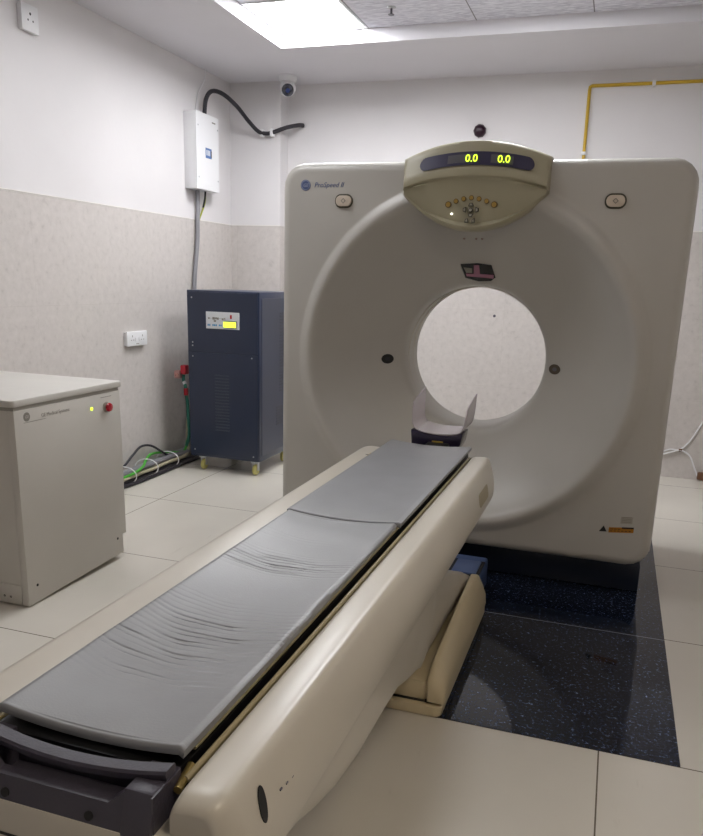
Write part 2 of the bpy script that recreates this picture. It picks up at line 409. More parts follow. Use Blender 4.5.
# control pad (protruding crown)
def lerp(a, b, t): return a+(b-a)*t
NX, X0, X1 = 60, -1.043, -.352
PC = (X0+X1)/2; PW = (X1-X0)/2
def ztop(s): return 2.135-.072*s*s
def zlip(s): return 1.972-.052*abs(s)**2.2
def zbot(s):
    a = abs(s); return 1.738+.165*(a**2.1)
def yface(s): return GY-.075+.03*s*s
rows = []
bm = BM()
grid = []
for i in range(NX+1):
    s = -1+2*i/NX; x = PC+PW*s
    e = min(1, (1-abs(s))/.05); e = math.sqrt(max(0, 1-(1-e)**2))   # round the sides in
    zt, zl, zb = ztop(s), zlip(s), zbot(s)
    yf = yface(s); colv = []
    def put(y, z): colv.append(bm.verts.new((x, GY+.004-(GY+.004-y)*(.25+.75*e) if y < GY+.004 else y, z)))
    put(GY+.02, zb-.004); put(GY-.030, zb)
    put(GY-.040, zb+.008)
    # keypad bowl: recessed crescent between the rim and the lip
    dz = zl-zb; rim = .018
    put(GY-.044, zb+rim*min(1, dz/.08))
    q = max(0, 1-s*s)
    for f, dd in ((.16, .012), (.3, .004), (.5, -.002), (.7, -.008), (.84, -.016)):
        put(GY-.040+(.0 if q < .15 else (dd+.004)*min(1, q*1.6)), lerp(zb, zl, f))
    put(GY-.056, lerp(zb, zl, .92)); put(yf+.012, zl-.003); put(yf, zl+.006); put(yf-.002, zl+.018)
    for f in (.25, .5, .75, .93): put(yf+.035*f, lerp(zl+.018, zt-.008, f))
    put(yf+.042, zt-.003); put(yf+.052, zt); put(GY+.2, zt+.004); put(GY+.3, zt-.03); put(GY+.31, zt-.2)
    grid.append(colv)
for A, B in zip(grid, grid[1:]):
    for a, b, c, d in zip(A, A[1:], B[1:], B): bm.faces.new((a, b, c, d))
for A in (grid[0], grid[-1]): bm.faces.new(A)
cp = obj('control_panel', bm, PADM, ct, 40); cp['label'] = 'olive grey crown with display and keypad'
def face_y(s, z):
    zl, zt = zlip(s)+.018, ztop(s)-.008
    return yface(s)-.002+.035*(z-zl)/(zt-zl)
# display strip following the crown
def strip(xa, xb, zc, h, bend, lift, n=30, round_=True):
    bm = BM(); top = []; bot = []; tf = []; bf = []
    for i in range(n+1):
        x = lerp(xa, xb, .5-.5*math.cos(PI*i/n) if round_ else i/n); s = (x-PC)/PW; zz = zc-bend*s*s
        hh = h
        if round_:
            d = min(x-xa, xb-x); hh = h*math.sqrt(max(.02, 1-(1-min(1, d/h))**2))
        for L, z, dy in ((top, zz+hh, 0), (bot, zz-hh, 0), (tf, zz+hh, .004), (bf, zz-hh, .004)):
            L.append(bm.verts.new((x, face_y(s, z)-lift+dy, z)))
    for i in range(n):
        bm.faces.new((bot[i], bot[i+1], top[i+1], top[i])); bm.faces.new((tf[i], tf[i+1], bf[i+1], bf[i]))
        bm.faces.new((top[i], top[i+1], tf[i+1], tf[i])); bm.faces.new((bf[i], bf[i+1], bot[i+1], bot[i]))
    bm.faces.new((bot[0], top[0], tf[0], bf[0])); bm.faces.new((bot[n], bf[n], tf[n], top[n]))
    return bm
d_ = obj('display', strip(-.955, -.425, 2.053, .03, .05, .004), DISP, cp); d_['label'] = 'dark purple display strip'
for xa, xb in ((-.82, -.69), (-.62, -.52)):
    s = ((xa+xb)/2-PC)/PW
    obj('readout_window', strip(xa, xb, 2.053, .018, .05, .0055, 8, False), DIM, cp)
for x, in ((-.738,), (-.590,)):
    s = (x-PC)/PW; zz = 2.053-.05*s*s-.016
    o = obj('readout_digits', text_bm('0.0', .048, (x, face_y(s, zz)-.0085, zz), (1, 0, -.14*s*2*PW), (0, .26, 1)), LCD, cp, align if False else 35)
    o['label'] = 'lit yellow-green digits 0.0'
def bowl_y(x, z):
    s = (x-PC)/PW; zl, zb = zlip(s), zbot(s); f = (z-zb)/(zl-zb)
    return GY-.042+.002
def disc(x, z, r, m, name, parent, y, th=.004, rz=None, n=20):
    return obj(name, prism(BM(), ellipse(r, rz or r, n), (x, y, z), (1, 0, 0), (0, 0, 1), (0, -th, 0), .0), m, parent)
for k in range(7):
    a = (k-3)/3; x = -.702+a*.108; z = 1.883-.030*abs(a)**1.7; r = .0145 if abs(a) == 1 else .0115
    b_ = disc(x, z, r, ORR, 'arc_button', cp, bowl_y(x, z)+.006, .012)
    disc(x, z, r*.72, ORB, 'button_face', ct, bowl_y(x, z)-.006, .002) if False else None
    bm = prism(BM(), ellipse(r*.75, r*.75, 18), (x, bowl_y(x, z)-.006, z), (1, 0, 0), (0, 0, 1), (0, -.0025, 0)); obj('arc_button_cap', bm, ORB, cp)
# direction keys
DP = [(-.702, 1.853, 0), (-.731, 1.830, 1), (-.702, 1.829, 2), (-.673, 1.830, 3), (-.702, 1.806, 4), (-.719, 1.783, 5), (-.688, 1.783, 6)]
for x, z, k in DP:
    poly = {0: [(-.013, -.007), (.013, -.007), (.006, .008), (-.006, .008)], 4: [(-.006, -.008), (.006, -.008), (.013, .007), (-.013, .007)],
            1: [(.007, -.013), (.007, .013), (-.008, .007), (-.008, -.007)], 3: [(-.007, -.013), (.008, -.007), (.008, .007), (-.007, .013)],
            2: ellipse(.011, .011, 16), 5: [(-.010, -.010), (.010, -.010), (.004, .010), (-.006, .006)], 6: [(-.010, -.010), (.010, -.010), (.006, .010), (-.004, .006)]}[k]
    obj('direction_key', prism(BM(), poly, (x, bowl_y(x, z)+.004, z), (1, 0, 0), (0, 0, 1), (0, -.012, 0), .0012), OLIVE, cp)
    obj('key_cap', prism(BM(), [(a*.6, b*.6) for a, b in poly], (x, bowl_y(x, z)-.006, z), (1, 0, 0), (0, 0, 1), (0, -.003, 0)), DPB, cp)
disc(-.792, 1.812, .004, mat('white_led', 'ffffff', .3, emit=(1, 1, .9), estr=3), 'status_light', cp, bowl_y(0, 0)+.002, .008)
# oval buttons either side, each with a small emblem
for x in (-1.347, -.06):
    b_ = obj('start_button_ring', prism(BM(), rrect(.094, .066, .031), (x, GY+.002, 1.873), (1, 0, 0), (0, 0, 1), (0, -.006, 0), .001), OLIVE, ct)
    obj('start_button', prism(BM(), rrect(.080, .050, .024), (x, GY-.002, 1.873), (1, 0, 0), (0, 0, 1), (0, -.011, 0), .002), PINKR, b_)
    obj('diamond_mark', prism(BM(), [(-.013, 0), (0, -.013), (.013, 0), (0, .013)], (x, GY-.012, 1.873), (1, 0, 0), (0, 0, 1), (0, -.0018, 0)), GREYL, b_)
    obj('diamond_hollow', prism(BM(), [(-.008, 0), (0, -.008), (.008, 0), (0, .008)], (x, GY-.0132, 1.873), (1, 0, 0), (0, 0, 1), (0, -.0014, 0)), PINKR, b_)
# roundel and lettering
lg = disc(-1.553, 1.948, .026, BLUEL, 'logo_roundel', ct, GY+.001, .003, n=32)
LWH = mat('logo_light', 'aeb6cb', .4)
bm = BM(); tube(bm, [(-1.553+.0215*math.cos(a), GY-.0022, 1.948+.0215*math.sin(a)) for a in (2*PI*k/32 for k in range(33))], .0012, 6, False); obj('logo_ring', bm, LWH, lg)
obj('logo_letters', text_bm('GE', .023, (-1.5535, GY-.0025, 1.940), (1, 0, 0), (0, 0, 1), .0006, .35, 'CENTER'), LWH, lg)
obj('model_lettering', text_bm('ProSpeed II', .0335, (-1.508, GY-.0005, 1.938), (1, 0, 0), (0, 0, 1), .0006, .3), BLUEL, ct)
# positioning light window on the dish, over the bore
def on_dish(x, z): return dish_y(math.hypot(x-GX, z-GZ))
def dish_patch(poly, lift, th=.004):
    bm = BM(); a = [bm.verts.new((x, on_dish(x, z)-lift, z)) for x, z in poly]; b = [bm.verts.new((v.co.x, v.co.y+th, v.co.z)) for v in a]
    n = len(a); bm.faces.new(a); bm.faces.new(b[::-1])
    for i in range(n): bm.faces.new((a[i], b[i], b[(i+1) % n], a[(i+1) % n]))
    return bm
P0 = [(-.792, 1.592), (-.70, 1.598), (-.632, 1.590), (-.612, 1.530), (-.635, 1.512), (-.70, 1.508), (-.768, 1.524)]
lw = obj('laser_window', dish_patch(P0, .004, .012), WINB, ct); lw['label'] = 'glossy dark laser window above the bore'
obj('window_reflection', dish_patch([(-.722, 1.588), (-.695, 1.588), (-.692, 1.545), (-.620, 1.542), (-.622, 1.524), (-.760, 1.532), (-.765, 1.545), (-.724, 1.545)], .010, .002), PINKM, lw)  # pink reflection in the window glass, painted as a patch
obj('window_slot', dish_patch([(-.775, 1.575), (-.732, 1.573), (-.732, 1.549), (-.762, 1.549)], .011, .002), GREYL, lw)
for x, z, mm in ((-1.165, 1.083, BLACK), (-.275, 1.082, mat('amber_port', '4c4234', .3))):
    q = obj('laser_port', dish_patch([(x+a, z+b) for a, b in ellipse(.030, .026, 24)], .003, .01), mm, ct)
    obj('port_slot', dish_patch([(x+a, z+b) for a, b in ellipse(.012, .010, 12)], .0045, .004), DIM if x > -1 else NAVY2, q)
for x in (-.765, -.705, -.675):
    y = on_dish(x, 1.713)
    obj('indicator_dot', prism(BM(), ellipse(.006, .006, 12), (x, y-.0005, 1.713), (1, 0, 0), (0, 0, 1), (0, -.002, 0)), mat('dot_pink', 'a5928b', .5), ct)
# warning label
wl = obj('warning_label', prism(BM(), [(.075, .333), (.19, .345), (.19, .372), (.075, .360)], (0, GY+.0004, 0), (1, 0, 0), (0, 0, 1), (0, -.0012, 0)), ORANGE, ct)
wl['label'] = 'orange warning label'
obj('warning_triangle', prism(BM(), [(.03, .334), (.066, .337), (.05, .366)], (0, GY+.0004, 0), (1, 0, 0), (0, 0, 1), (0, -.0015, 0)), BLACK, wl)
bm = BM()
prism(bm, [(.135, .360), (.19, .3655), (.19, .373), (.135, .3675)], (0, GY-.0005, 0), (1, 0, 0), (0, 0, 1), (0, -.001, 0))
for k in range(6):
    x = .082+k*.017; prism(bm, [(x, .341+k*.0016), (x+.010, .342+k*.0016), (x+.010, .345+k*.0016), (x, .344+k*.0016)], (0, GY-.0005, 0), (1, 0, 0), (0, 0, 1), (0, -.001, 0))
    if k < 3: prism(bm, [(x, .351+k*.0016), (x+.012, .352+k*.0016), (x+.012, .355+k*.0016), (x, .354+k*.0016)], (0, GY-.0005, 0), (1, 0, 0), (0, 0, 1), (0, -.001, 0))
obj('label_print', bm, BLACK, wl)
rl_ = obj('rating_label', prism(BM(), [(.125, .385), (.18, .389), (.18, .424), (.125, .420)], (0, GY+.0004, 0), (1, 0, 0), (0, 0, 1), (0, -.0012, 0)), mat('label_grey', 'aaa49a', .5), ct)
bm = BM()
for k in range(4):
    z = .417-k*.008; prism(bm, [(.131, z), (.174, z+.003), (.174, z+.0055), (.131, z+.0025)], (0, GY-.0005, 0), (1, 0, 0), (0, 0, 1), (0, -.001, 0))
obj('label_print', bm, GREYL, rl_)

# ------------------------------------------------------------ patient table
TX = -.70
tb = thing('scanner_table', 'long cream patient table in the foreground running up to the scanner bore', 'patient table', (TX, 2.6, 0))
# side covers: swept section, symmetrical left and right
SEC = [(.190, .700), (.190, .792), (.194, .799), (.202, .801), (.225, .803), (.246, .804), (.256, .8025), (.264, .798), (.270, .790), (.276, .777), (.283, .757), (.290, .732), (.295, .705), (.297, .680), (.296, .655), (.293, .645), (.288, .640), (.285, .634)]
YN, YF_ = .775, 3.13
def side_cover(sg):
    bm = BM(); R = []
    st = []
    for k in range(9):       # near end rounded
        a = PI/2*k/8; st.append((YN+.035*(1-math.sin(a)) if False else YN+.05*(1-math.cos(PI/2-a)) if False else YN+.05*(1-math.sin(a)), 1-math.cos(a)))
    st = [(YN+.045*(1-math.sin(PI/2*k/8)), math.cos(PI/2*k/8)) for k in range(0, 9)][::-1]
    near = [(YN+.045*(1-math.cos(PI/2*k/8)), (1-math.sin(PI/2*k/8))) for k in range(9)]
    n_far = 10
    far = [(YF_-.11+.11*math.sin(PI/2*k/n_far), 1-math.cos(PI/2*k/n_far)) for k in range(n_far+1)]
    ys = [(y, s, 'n') for y, s in near]+[(lerp(near[-1][0], far[0][0], k/24), 0, 'm') for k in range(1, 24)]+[(y, s, 'f') for y, s in far]
    for y, s, kind in ys:
        ringv = []
        for dx, z in SEC+[(.275, .61), (.20, .61)]:
            ins = .03 if kind == 'n' else .035
            dz = (.018 if kind == 'n' else .016)*s
            cx, cz = .20, .70
            d2 = cx+(dx-cx)*(1-ins*s/.1*.9) if dx > cx else dx
            if sg < 0 and dx > .22: d2 += .016*(1-s*.5)
            z2 = z-dz*(1 if z > .70 else -.7)
            ringv.append(bm.verts.new((TX+sg*d2, y, z2)))
        R.append(ringv)
    n = len(R[0])
    for A, B in zip(R, R[1:]):
        for k in range(n): bm.faces.new((A[k], A[(k+1) % n], B[(k+1) % n], B[k]))
    bm.faces.new(R[0]); bm.faces.new(R[-1])
    return bm
for sg in (-1, 1):
    scv = obj('side_cover', side_cover(sg), SHELLB, tb, 60); wn = scv.modifiers.new('wn', 'WEIGHTED_NORMAL'); wn.keep_sharp = True; wn.weight = 90
    # grip near the far end: flush plate, recess shading put into its colour
    hb = BM(); prism(hb, rrect(.20, .05, .022), (TX+sg*.2925, 2.80, .717), (0, 1, 0), (-.2*sg, 0, 1), (sg*.0012, 0, 0)); obj('grip_recess_shade', hb, GRIP, scv)
    hb = BM(); prism(hb, ellipse(.011, .027, 20), (TX+sg*.2848, .872, .752), (0, 1, 0), (-.27*sg, .12, 1), (sg*.0012, 0, 0)); obj('slot_hole', hb, BLACK, scv)
    hb = BM()
    for k in range(5): box(hb, TX+sg*.2885-.0018, TX+sg*.2885+.0018, .925+k*.022, .932+k*.022, .739-.004*k-.0015, .739-.004*k+.001)
    obj('dash_marks', hb, DARKP, scv)
# moulding below the covers and the bulging lower skirt
def interp(P, y):
    for (a, b), (c, d) in zip(P, P[1:]):
        if a <= y <= c: return b+(d-b)*(y-a)/(c-a)
    return P[-1][1]
ZB = [(.80, .605), (.95, .600), (1.05, .565), (1.15, .52), (1.27, .48), (1.42, .455), (1.62, .450), (1.78, .435), (2.07, .34), (2.3, .225), (2.5, .15), (3.28, .125)]
ZT = [(.80, .63), (2.25, .63), (2.38, .555), (2.6, .46), (2.9, .355), (3.15, .26), (3.28, .20)]
DX = [(.80, .283), (1.9, .281), (2.12, .270), (2.35, .218), (2.5, .199), (3.28, .195)]
bm = BM(); R = []
for i in range(81):
    y = .80+(3.28-.80)*i/80; zb = interp(ZB, y); zt = interp(ZT, y); X = interp(DX, y); v = []; half = []
    kk = max(0, min(1, (y-2.2)/.3))
    for f, o_ in ((0, .002-.03*kk), (.06, -.010*kk), (.3, -.004), (.6, -.010), (.85, -.022), (.96, -.034), (1, -.05)):
        half.append((X+o_, lerp(zt, zb, f)))
    for dx, z in half: v.append(bm.verts.new((TX+dx, y, z)))
    for dx, z in half[::-1]: v.append(bm.verts.new((TX-dx, y, z)))
    R.append(v)
for A, B in zip(R, R[1:]):
    n = len(A)
    for k in range(n): bm.faces.new((A[k], A[(k+1) % n], B[(k+1) % n], B[k]))
bm.faces.new(R[0]); bm.faces.new(R[-1][::-1])
obj('lift_arm', bm, SHELLB, tb, 50)
# near end panel under the handle
bm = BM(); prism(bm, [(-.262, .60), (.262, .60), (.262, .70), (.235, .748), (-.235, .748), (-.262, .70)], (TX, .752, 0), (1, 0, 0), (0, 0, 1), (0, .06, 0), .008)
obj('end_panel', bm, SHELLB, tb)
bm = BM(); box(bm, TX-.25, TX+.25, .7505, .7525, .688, .692); obj('panel_seam', bm, BLACK, tb)
# chassis between the covers (dark), rails
bm = BM(); box(bm, TX-.192, TX+.192, .80, 3.04, .63, .745); obj('chassis', bm, BLACK, tb)
for sg in (-1, 1):
    bm = BM(); prism(bm, [(-.0045, 0), (.0045, 0), (.005, .006), (.002, .010), (-.002, .010), (-.005, .006)], (TX+sg*.1805, .835, .787), (1, 0, 0), (0, 0, 1), (0, 2.25, 0), .001)
    ra = obj('rail', bm, EDGE, tb)
    bm = BM(); cyl(bm, (TX+sg*.179, .815, .787), (TX+sg*.172, .865, .794), .0065, 10); obj('rail_end', bm, BRASS, ra)
    bm = BM(); box(bm, TX+sg*.1805-.003, TX+sg*.1805+.003, .85, 3.05, .74, .787); obj('rail_web', bm, EDGE, ra)
# cradle board: shallow trough
def sag(dx, hw, d): return -d*(1-(dx/hw)**2)
def slab(y0, y1, hw, z, th, d, ny=2, nx=24, r=.006, dispf=None, endbend=0, rf=None):
    """curved plate: top surface z at its side edges, sagging by d in the middle"""
    bm = BM(); R = []
    for j in range(ny+1):
        yy = lerp(y0, y1, j/ny); v = []
        e = yy-y0 if rf and yy-y0 < y1-yy else min(yy-y0, y1-yy); rd = 0; re = r if (not rf or yy-y0 < y1-yy) else rf
        if e < re: rd = re-math.sqrt(max(0, re*re-(re-e)**2))
        sec = []
        for k in range(nx+1):
            dx = -hw+2*hw*k/nx; sec.append((dx, z+sag(dx, hw, d)-rd))
        top = []
        for dx, zz in sec:
            q = hw-abs(dx); dd = 0
            if q < r: dd = r-math.sqrt(max(0, r*r-(r-q)**2))
            top.append((dx, zz-dd))
        for dx, zz in top:
            yb = yy+endbend*(1-(dx/hw)**2)*(1-j/ny)
            zz2 = zz+(dispf(dx, yb) if dispf and abs(dx) < hw-.004 and e > .01 else 0)
            v.append(bm.verts.new((TX+dx, yb, zz2)))
        for dx, zz in top[::-1]:
            yb = yy+endbend*(1-(dx/hw)**2)*(1-j/ny)
            v.append(bm.verts.new((TX+dx*.99, yb, min(zz, z+sag(dx, hw, d))-th+rd)))
        R.append(v)
    n = len(R[0])
    for A, B in zip(R, R[1:]):
        for k in range(n): bm.faces.new((A[k], A[(k+1) % n], B[(k+1) % n], B[k]))
    bm.faces.new(R[0]); bm.faces.new(R[-1][::-1])
    return bm
cr_ = obj('cradle', slab(.885, 3.165, .1695, .8165, .008, .012, 4, 24, .003), EDGE, tb)
bm = BM(); box(bm, TX-.164, TX+.164, .86, 3.15, .744, .795, .002); obj('cradle_beam', bm, BLACK, cr_)
bm = slab(1.998, 2.010, .166, .8195, .003, .0125, 2, 24, .001); obj('pad_gap_shade', bm, BLACK, cr_)  # black strip paints the shade down in the slit between the pads
# end handle, dark grey moulding
bm = BM(); R = []
N = 24
for i in range(N+1):
    u = -1+2*i/N; x = TX+.168*u; dz = -.012*(1-u*u); dy = -.012*(1-u*u)
    q = [(.805, .806), (.803, .817), (.806, .821), (.826, .822), (.829, .819), (.829, .806)]
    R.append([bm.verts.new((x, y+dy, z+dz)) for y, z in q])
for A, B in zip(R, R[1:]):
    for k in range(6): bm.faces.new((A[k], A[(k+1) % 6], B[(k+1) % 6], B[k]))
bm.faces.new(R[0]); bm.faces.new(R[-1])
hd = obj('end_handle', bm, DARKP, tb, 40); hd['label'] = 'dark grey plastic end handle'
# front plate with two pockets
bm = BM()
def plate(poly, y0, th): prism(bm, poly, (TX, y0, 0), (1, 0, 0), (0, .28, 1), (0, th, 0), .002)
yz = .755-.28*.745
prism(bm, [(-.168, .742), (.168, .742), (.168, .803), (.125, .803), (.098, .781), (-.098, .781), (-.125, .803), (-.168, .803)], (TX, yz, 0), (1, 0, 0), (0, .28, 1), (0, .02, 0))
for sg in (-1, 1):
    prism(bm, [(.757, .742), (.785, .742), (.84, .742), (.84, .806), (.803, .806), (.775, .803)], (TX+sg*.168, 0, 0), (0, 1, 0), (0, 0, 1), (-sg*.046, 0, 0), 0)
    prism(bm, [(.7525, .740), (.775, .740), (.80, .8065), (.7712, .8065)], (TX+sg*.1695, 0, 0), (0, 1, 0), (0, 0, 1), (-sg*.047, 0, 0), .002)
    box(bm, TX+sg*.1695-.0015, TX+sg*.1695+.0015, .765, .838, .740, .806)
box(bm, TX-.165, TX+.165, .775, .85, .74, .748)
box(bm, TX-.165, TX+.165, .838, .848, .742, .788)
obj('handle_plate', bm, DARKP, hd)
for x in (TX-.075, TX+.07):
    bm = BM(); lathe(bm, (x, .7575, .757), (0, -1, .28), [(0, .0008), (.007, .0008), (.0075, -.002)], 14); obj('bolt', bm, BLACK, hd)
bm = BM(); box(bm, TX-.165, TX+.165, .835, .875, .775, .800); obj('shadow_gap_block', bm, BLACK, hd)
# head holder at the bore end
hh = obj('head_holder', prism(BM(), [(-.125, .765), (.085, .765), (.10, .80), (.108, .85), (.05, .833), (-.05, .833), (-.132, .85)], (TX, 3.30, 0), (1, 0, 0), (0, 0, 1), (0, .14, 0), .006), PURP, tb)
hh['label'] = 'glossy dark head holder with milky cup'
bm = BM(); box(bm, TX-.05, TX+.05, 3.12, 3.32, .765, .80, .006); obj('holder_tongue', bm, BLACK, hh)
bm = BM(); box(bm, TX-.03, TX+.02, 3.296, 3.301, .790, .806); obj('holder_label', bm, YLAB, hh)
def cup():
    bm = BM(); R = []
    P = [(-.128, .985), (-.128, .90), (-.122, .868), (-.10, .848), (-.06, .838), (0, .834), (.06, .838), (.092, .848), (.108, .868), (.116, .90), (.122, .97)]
    P = [(p.x, p.z) for p in spline([(a, 0, b) for a, b in P], 4)]
    th = .005
    for y, cut in ((3.30, -.015), (3.38, .005), (3.46, .02), (3.53, .03)):
        inn, out = [], []
        for i, (a, b) in enumerate(P):
            top = b > .95
            bb = b+(cut if top else 0)
            inn.append((a-(th if a < 0 else -th)*(-1 if b > .85 else 0), bb+(th if b <= .85 else 0)))
            out.append((a, bb))
        R.append([bm.verts.new((TX+a, y, b)) for a, b in inn+out[::-1]])
    n = len(R[0])
    for A, B in zip(R, R[1:]):
        for k in range(n): bm.faces.new((A[k], A[(k+1) % n], B[(k+1) % n], B[k]))
    bm.faces.new(R[0]); bm.faces.new(R[-1][::-1]); return bm
obj('holder_cup', cup(), PERSP, hh)
# floor pedestal
bm = BM(); prism(bm, rrect(.52, .98, .03), (TX, 2.865, .003), (1, 0, 0), (0, 1, 0), (0, 0, .038), .004)
obj('pedestal_base', bm, CREAM, tb)
bm = BM(); prism(bm, rrect(.42, .92, .03), (TX, 2.865, .045), (1, 0, 0), (0, 1, 0), (0, 0, .075), .004)
obj('pedestal_plinth', bm, CREAM, tb)
bm = BM(); prism(bm, rrect(.455, .93, .02), (TX, 2.865, .038), (1, 0, 0), (0, 1, 0), (0, 0, .01)); obj('plinth_gap', bm, BLACK, tb)
FZ = [(2.385, .10), (2.395, .14), (2.42, .165), (2.47, .182), (2.8, .215), (3.1, .238), (3.2, .238), (3.26, .215), (3.30, .17), (3.312, .12)]
for sg in (-1, 1):
    bm = BM(); R = []
    for y, zt in FZ:
        e = .006 if y in (2.385, 3.312) else 0; h = zt-.048
        sec = [(.203+e, .048+e), (.203+e, zt-.006), (.208+e, zt), (.222, zt), (.232, zt-.03*h), (.252-e, zt-.28*h), (.263-e, zt-.48*h), (.267-e, .048+.15*h+e), (.263-e, .048+e)]
        R.append([bm.verts.new((TX+sg*a, y, b)) for a, b in sec])
    for A, B in zip(R, R[1:]):
        n = len(A)
        for k in range(n): bm.faces.new((A[k], A[(k+1) % n], B[(k+1) % n], B[k]))
    bm.faces.new(R[0]); bm.faces.new(R[-1][::-1])
    obj('foot_cover', bm, CREAM, tb, 45)
bm = BM(); box(bm, -.76, -.487, 3.365, 3.68, .003, .15, .014, 3)
ft = obj('docking_foot', bm, BLUEG, tb); ft['label'] = 'slate blue docking foot'
bm = BM(); box(bm, -.625, -.505, 3.40, 3.575, .151, .164, .006, 2); obj('foot_cap', bm, BLUEG, ft)
bm = BM(); box(bm, -.640, -.490, 3.385, 3.592, .148, .156, .002, 1); obj('foot_gasket', bm, BLACK, ft)

# yellow sticker on the far left corner of the cover
sk = obj('corner_sticker', box(BM(), TX-.232, TX-.198, 2.90, 2.96, .8005, .8015), YLAB, tb)
obj('sticker_print', box(BM(), TX-.226, TX-.204, 2.915, 2.922, .8012, .802), BLACK, sk)

# mattress pads
def ripples(dx, y):
    ph = y+.020*(1-(dx/.17)**2)-.05*dx*abs(dx)/.17+.10*dx
    wob = .004*math.sin(21*dx+3)+.0025*math.sin(47*dx+y*30)
    def band(y0, wid, per, amp, side, seed):
        t = (ph-y0)/wid
        if abs(t) > 1: return 0
        env = (1-t*t)**1.2*(.25+.75*max(0, min(1, (side-dx)/.26)))
        q = (ph+wob)/per; cell = math.floor(q); rnd = .35+.65*abs(math.sin(cell*12.9898+seed)*3.7 % 1)
        fr = q-cell
        rnd *= .55+.45*math.sin(dx*(13+5*math.sin(cell*2.1+seed))+cell*2.4)
        prof = 1-fr/.16 if fr < .16 else max(0, (fr-.16)/.84)**2.2
        return -amp*env*rnd*prof
    z = band(1.19, .21, .017, .0032, .24, 1.0)
    z += band(1.62, .085, .016, .0034, .22, 4.0)
    z += band(1.80, .05, .02, .0008, .1, 2.0)
    z += .0007*math.sin(9*y+14*dx)+.0004*math.sin(31*y+8*dx)
    return z
m1 = obj('table_mattress', slab(.850, 1.996, .1695, .832, .0135, .013, 900, 48, .006, ripples, .0, .0015), MATTR, None, 60)
tag(m1, 'creased grey vinyl mattress pad on the near part of the patient table', 'mattress')
m2 = obj('table_mattress', slab(2.012, 3.145, .177, .830, .0135, .0125, 300, 40, .004, lambda a, b: .0006*math.sin(8*b+10*a), .0), MATTR, None, 60)
tag(m2, 'smooth grey vinyl mattress pad at the scanner end of the patient table', 'mattress')

# ------------------------------------------------------------ navy stabiliser cabinet on castors
UX0, UX1, UY0, UY1, UZ0, UZ1 = -3.075, -2.475, 5.15, 5.80, .115, 1.385
up = thing('stabiliser_cabinet', 'tall navy blue metal cabinet on yellow castors left of the scanner', 'power cabinet', ((UX0+UX1)/2, 5.47, 0))
bm = BM(); box(bm, UX0, UX1, UY0+.004, UY1, UZ0, UZ1, .006); obj('body', bm, NAVY, up)
fp = obj('upper_front_panel', box(BM(), UX0+.012, UX1-.014, UY0-.002, UY0+.006, .935, UZ1-.012, .001, 1), NAVY, up)
fq = obj('lower_front_panel', box(BM(), UX0+.012, UX1-.014, UY0-.002, UY0+.006, .135, .925, .001, 1), NAVY, up)
bm = BM()
for k in range(19): box(bm, -2.845, -2.725, UY0-.0055, UY0-.001, .335+k*.0235, .342+k*.0235, .0015, 1)
obj('front_louvres', bm, mat('navy_louvre', '39414f', .35), fq)
def screw(x, y, z, d, parent, r=.006):
    obj('screw', lathe(BM(), (x, y, z), d, [(0, .0025), (r*.7, .0025), (r, .001), (r, -.001)], 10), STEEL, parent)
for x, z in ((UX0+.045, 1.33), (UX0+.045, .975), (UX1-.05, .985) if False else (UX0+.046, 1.0)): screw(x, UY0-.002, z, (0, -1, 0), fp)
for x, z in ((UX0+.045, .895), (UX1-.06, .905), (UX0+.045, .17), (UX1-.05, .155)): screw(x, UY0-.002, z, (0, -1, 0), fq)
sp = obj('side_panel', box(BM(), UX1-.006, UX1+.004, UY0+.04, UY1-.02, .16, 1.34, .001, 1), NAVY, up)
bm = BM()
for k in range(26): box(bm, UX1+.003, UX1+.006, UY0+.36, UY0+.47, .62+k*.024, .632+k*.024, .001, 1)
obj('side_louvres', bm, NAVY2, sp)
bm = BM()
for k in range(7): box(bm, UX1+.003, UX1+.006, UY0+.30, UY0+.42, .36+k*.022, .37+k*.022, .001, 1)
obj('lower_side_louvres', bm, NAVY2, sp)
mp_ = obj('meter_plate', box(BM(), -2.91, -2.635, UY0-.006, UY0-.001, 1.108, 1.232, .001, 1), LABELW, up); mp_['label'] = 'white meter plate with lit yellow screen'
obj('screen', box(BM(), -2.765, -2.662, UY0-.009, UY0-.005, 1.122, 1.162, .002, 1), LCD, mp_)
bm = BM(); box(bm, -2.765, -2.652, UY0-.0075, UY0-.0055, 1.114, 1.170, .002, 1); obj('screen_bezel', bm, GREYL, mp_)
obj('red_lamp', box(BM(), -2.708, -2.694, UY0-.011, UY0-.005, 1.186, 1.214, .002, 1), RED, mp_)
bm = BM()
for k in range(9):
    if k in (2, 6): continue
    x = -2.897+k*.0135; box(bm, x, x+.010, UY0-.007, UY0-.0055, 1.128, 1.141)
obj('blue_print', bm, BLUET, mp_)
bm = BM()
box(bm, -2.895, -2.745, UY0-.007, UY0-.0055, 1.1835, 1.1855)
for x, z, w2, h2 in ((-2.885, 1.184, .006, .006), (-2.845, 1.184, .010, .009), (-2.825, 1.186, .006, .007), (-2.81, 1.183, .007, .008), (-2.835, 1.165, .009, .006), (-2.77, 1.181, .007, .006), (-2.755, 1.185, .005, .005)): box(bm, x-w2, x+w2, UY0-.0075, UY0-.0055, z-h2, z+h2)
obj('diagram', bm, GREYL, mp_)
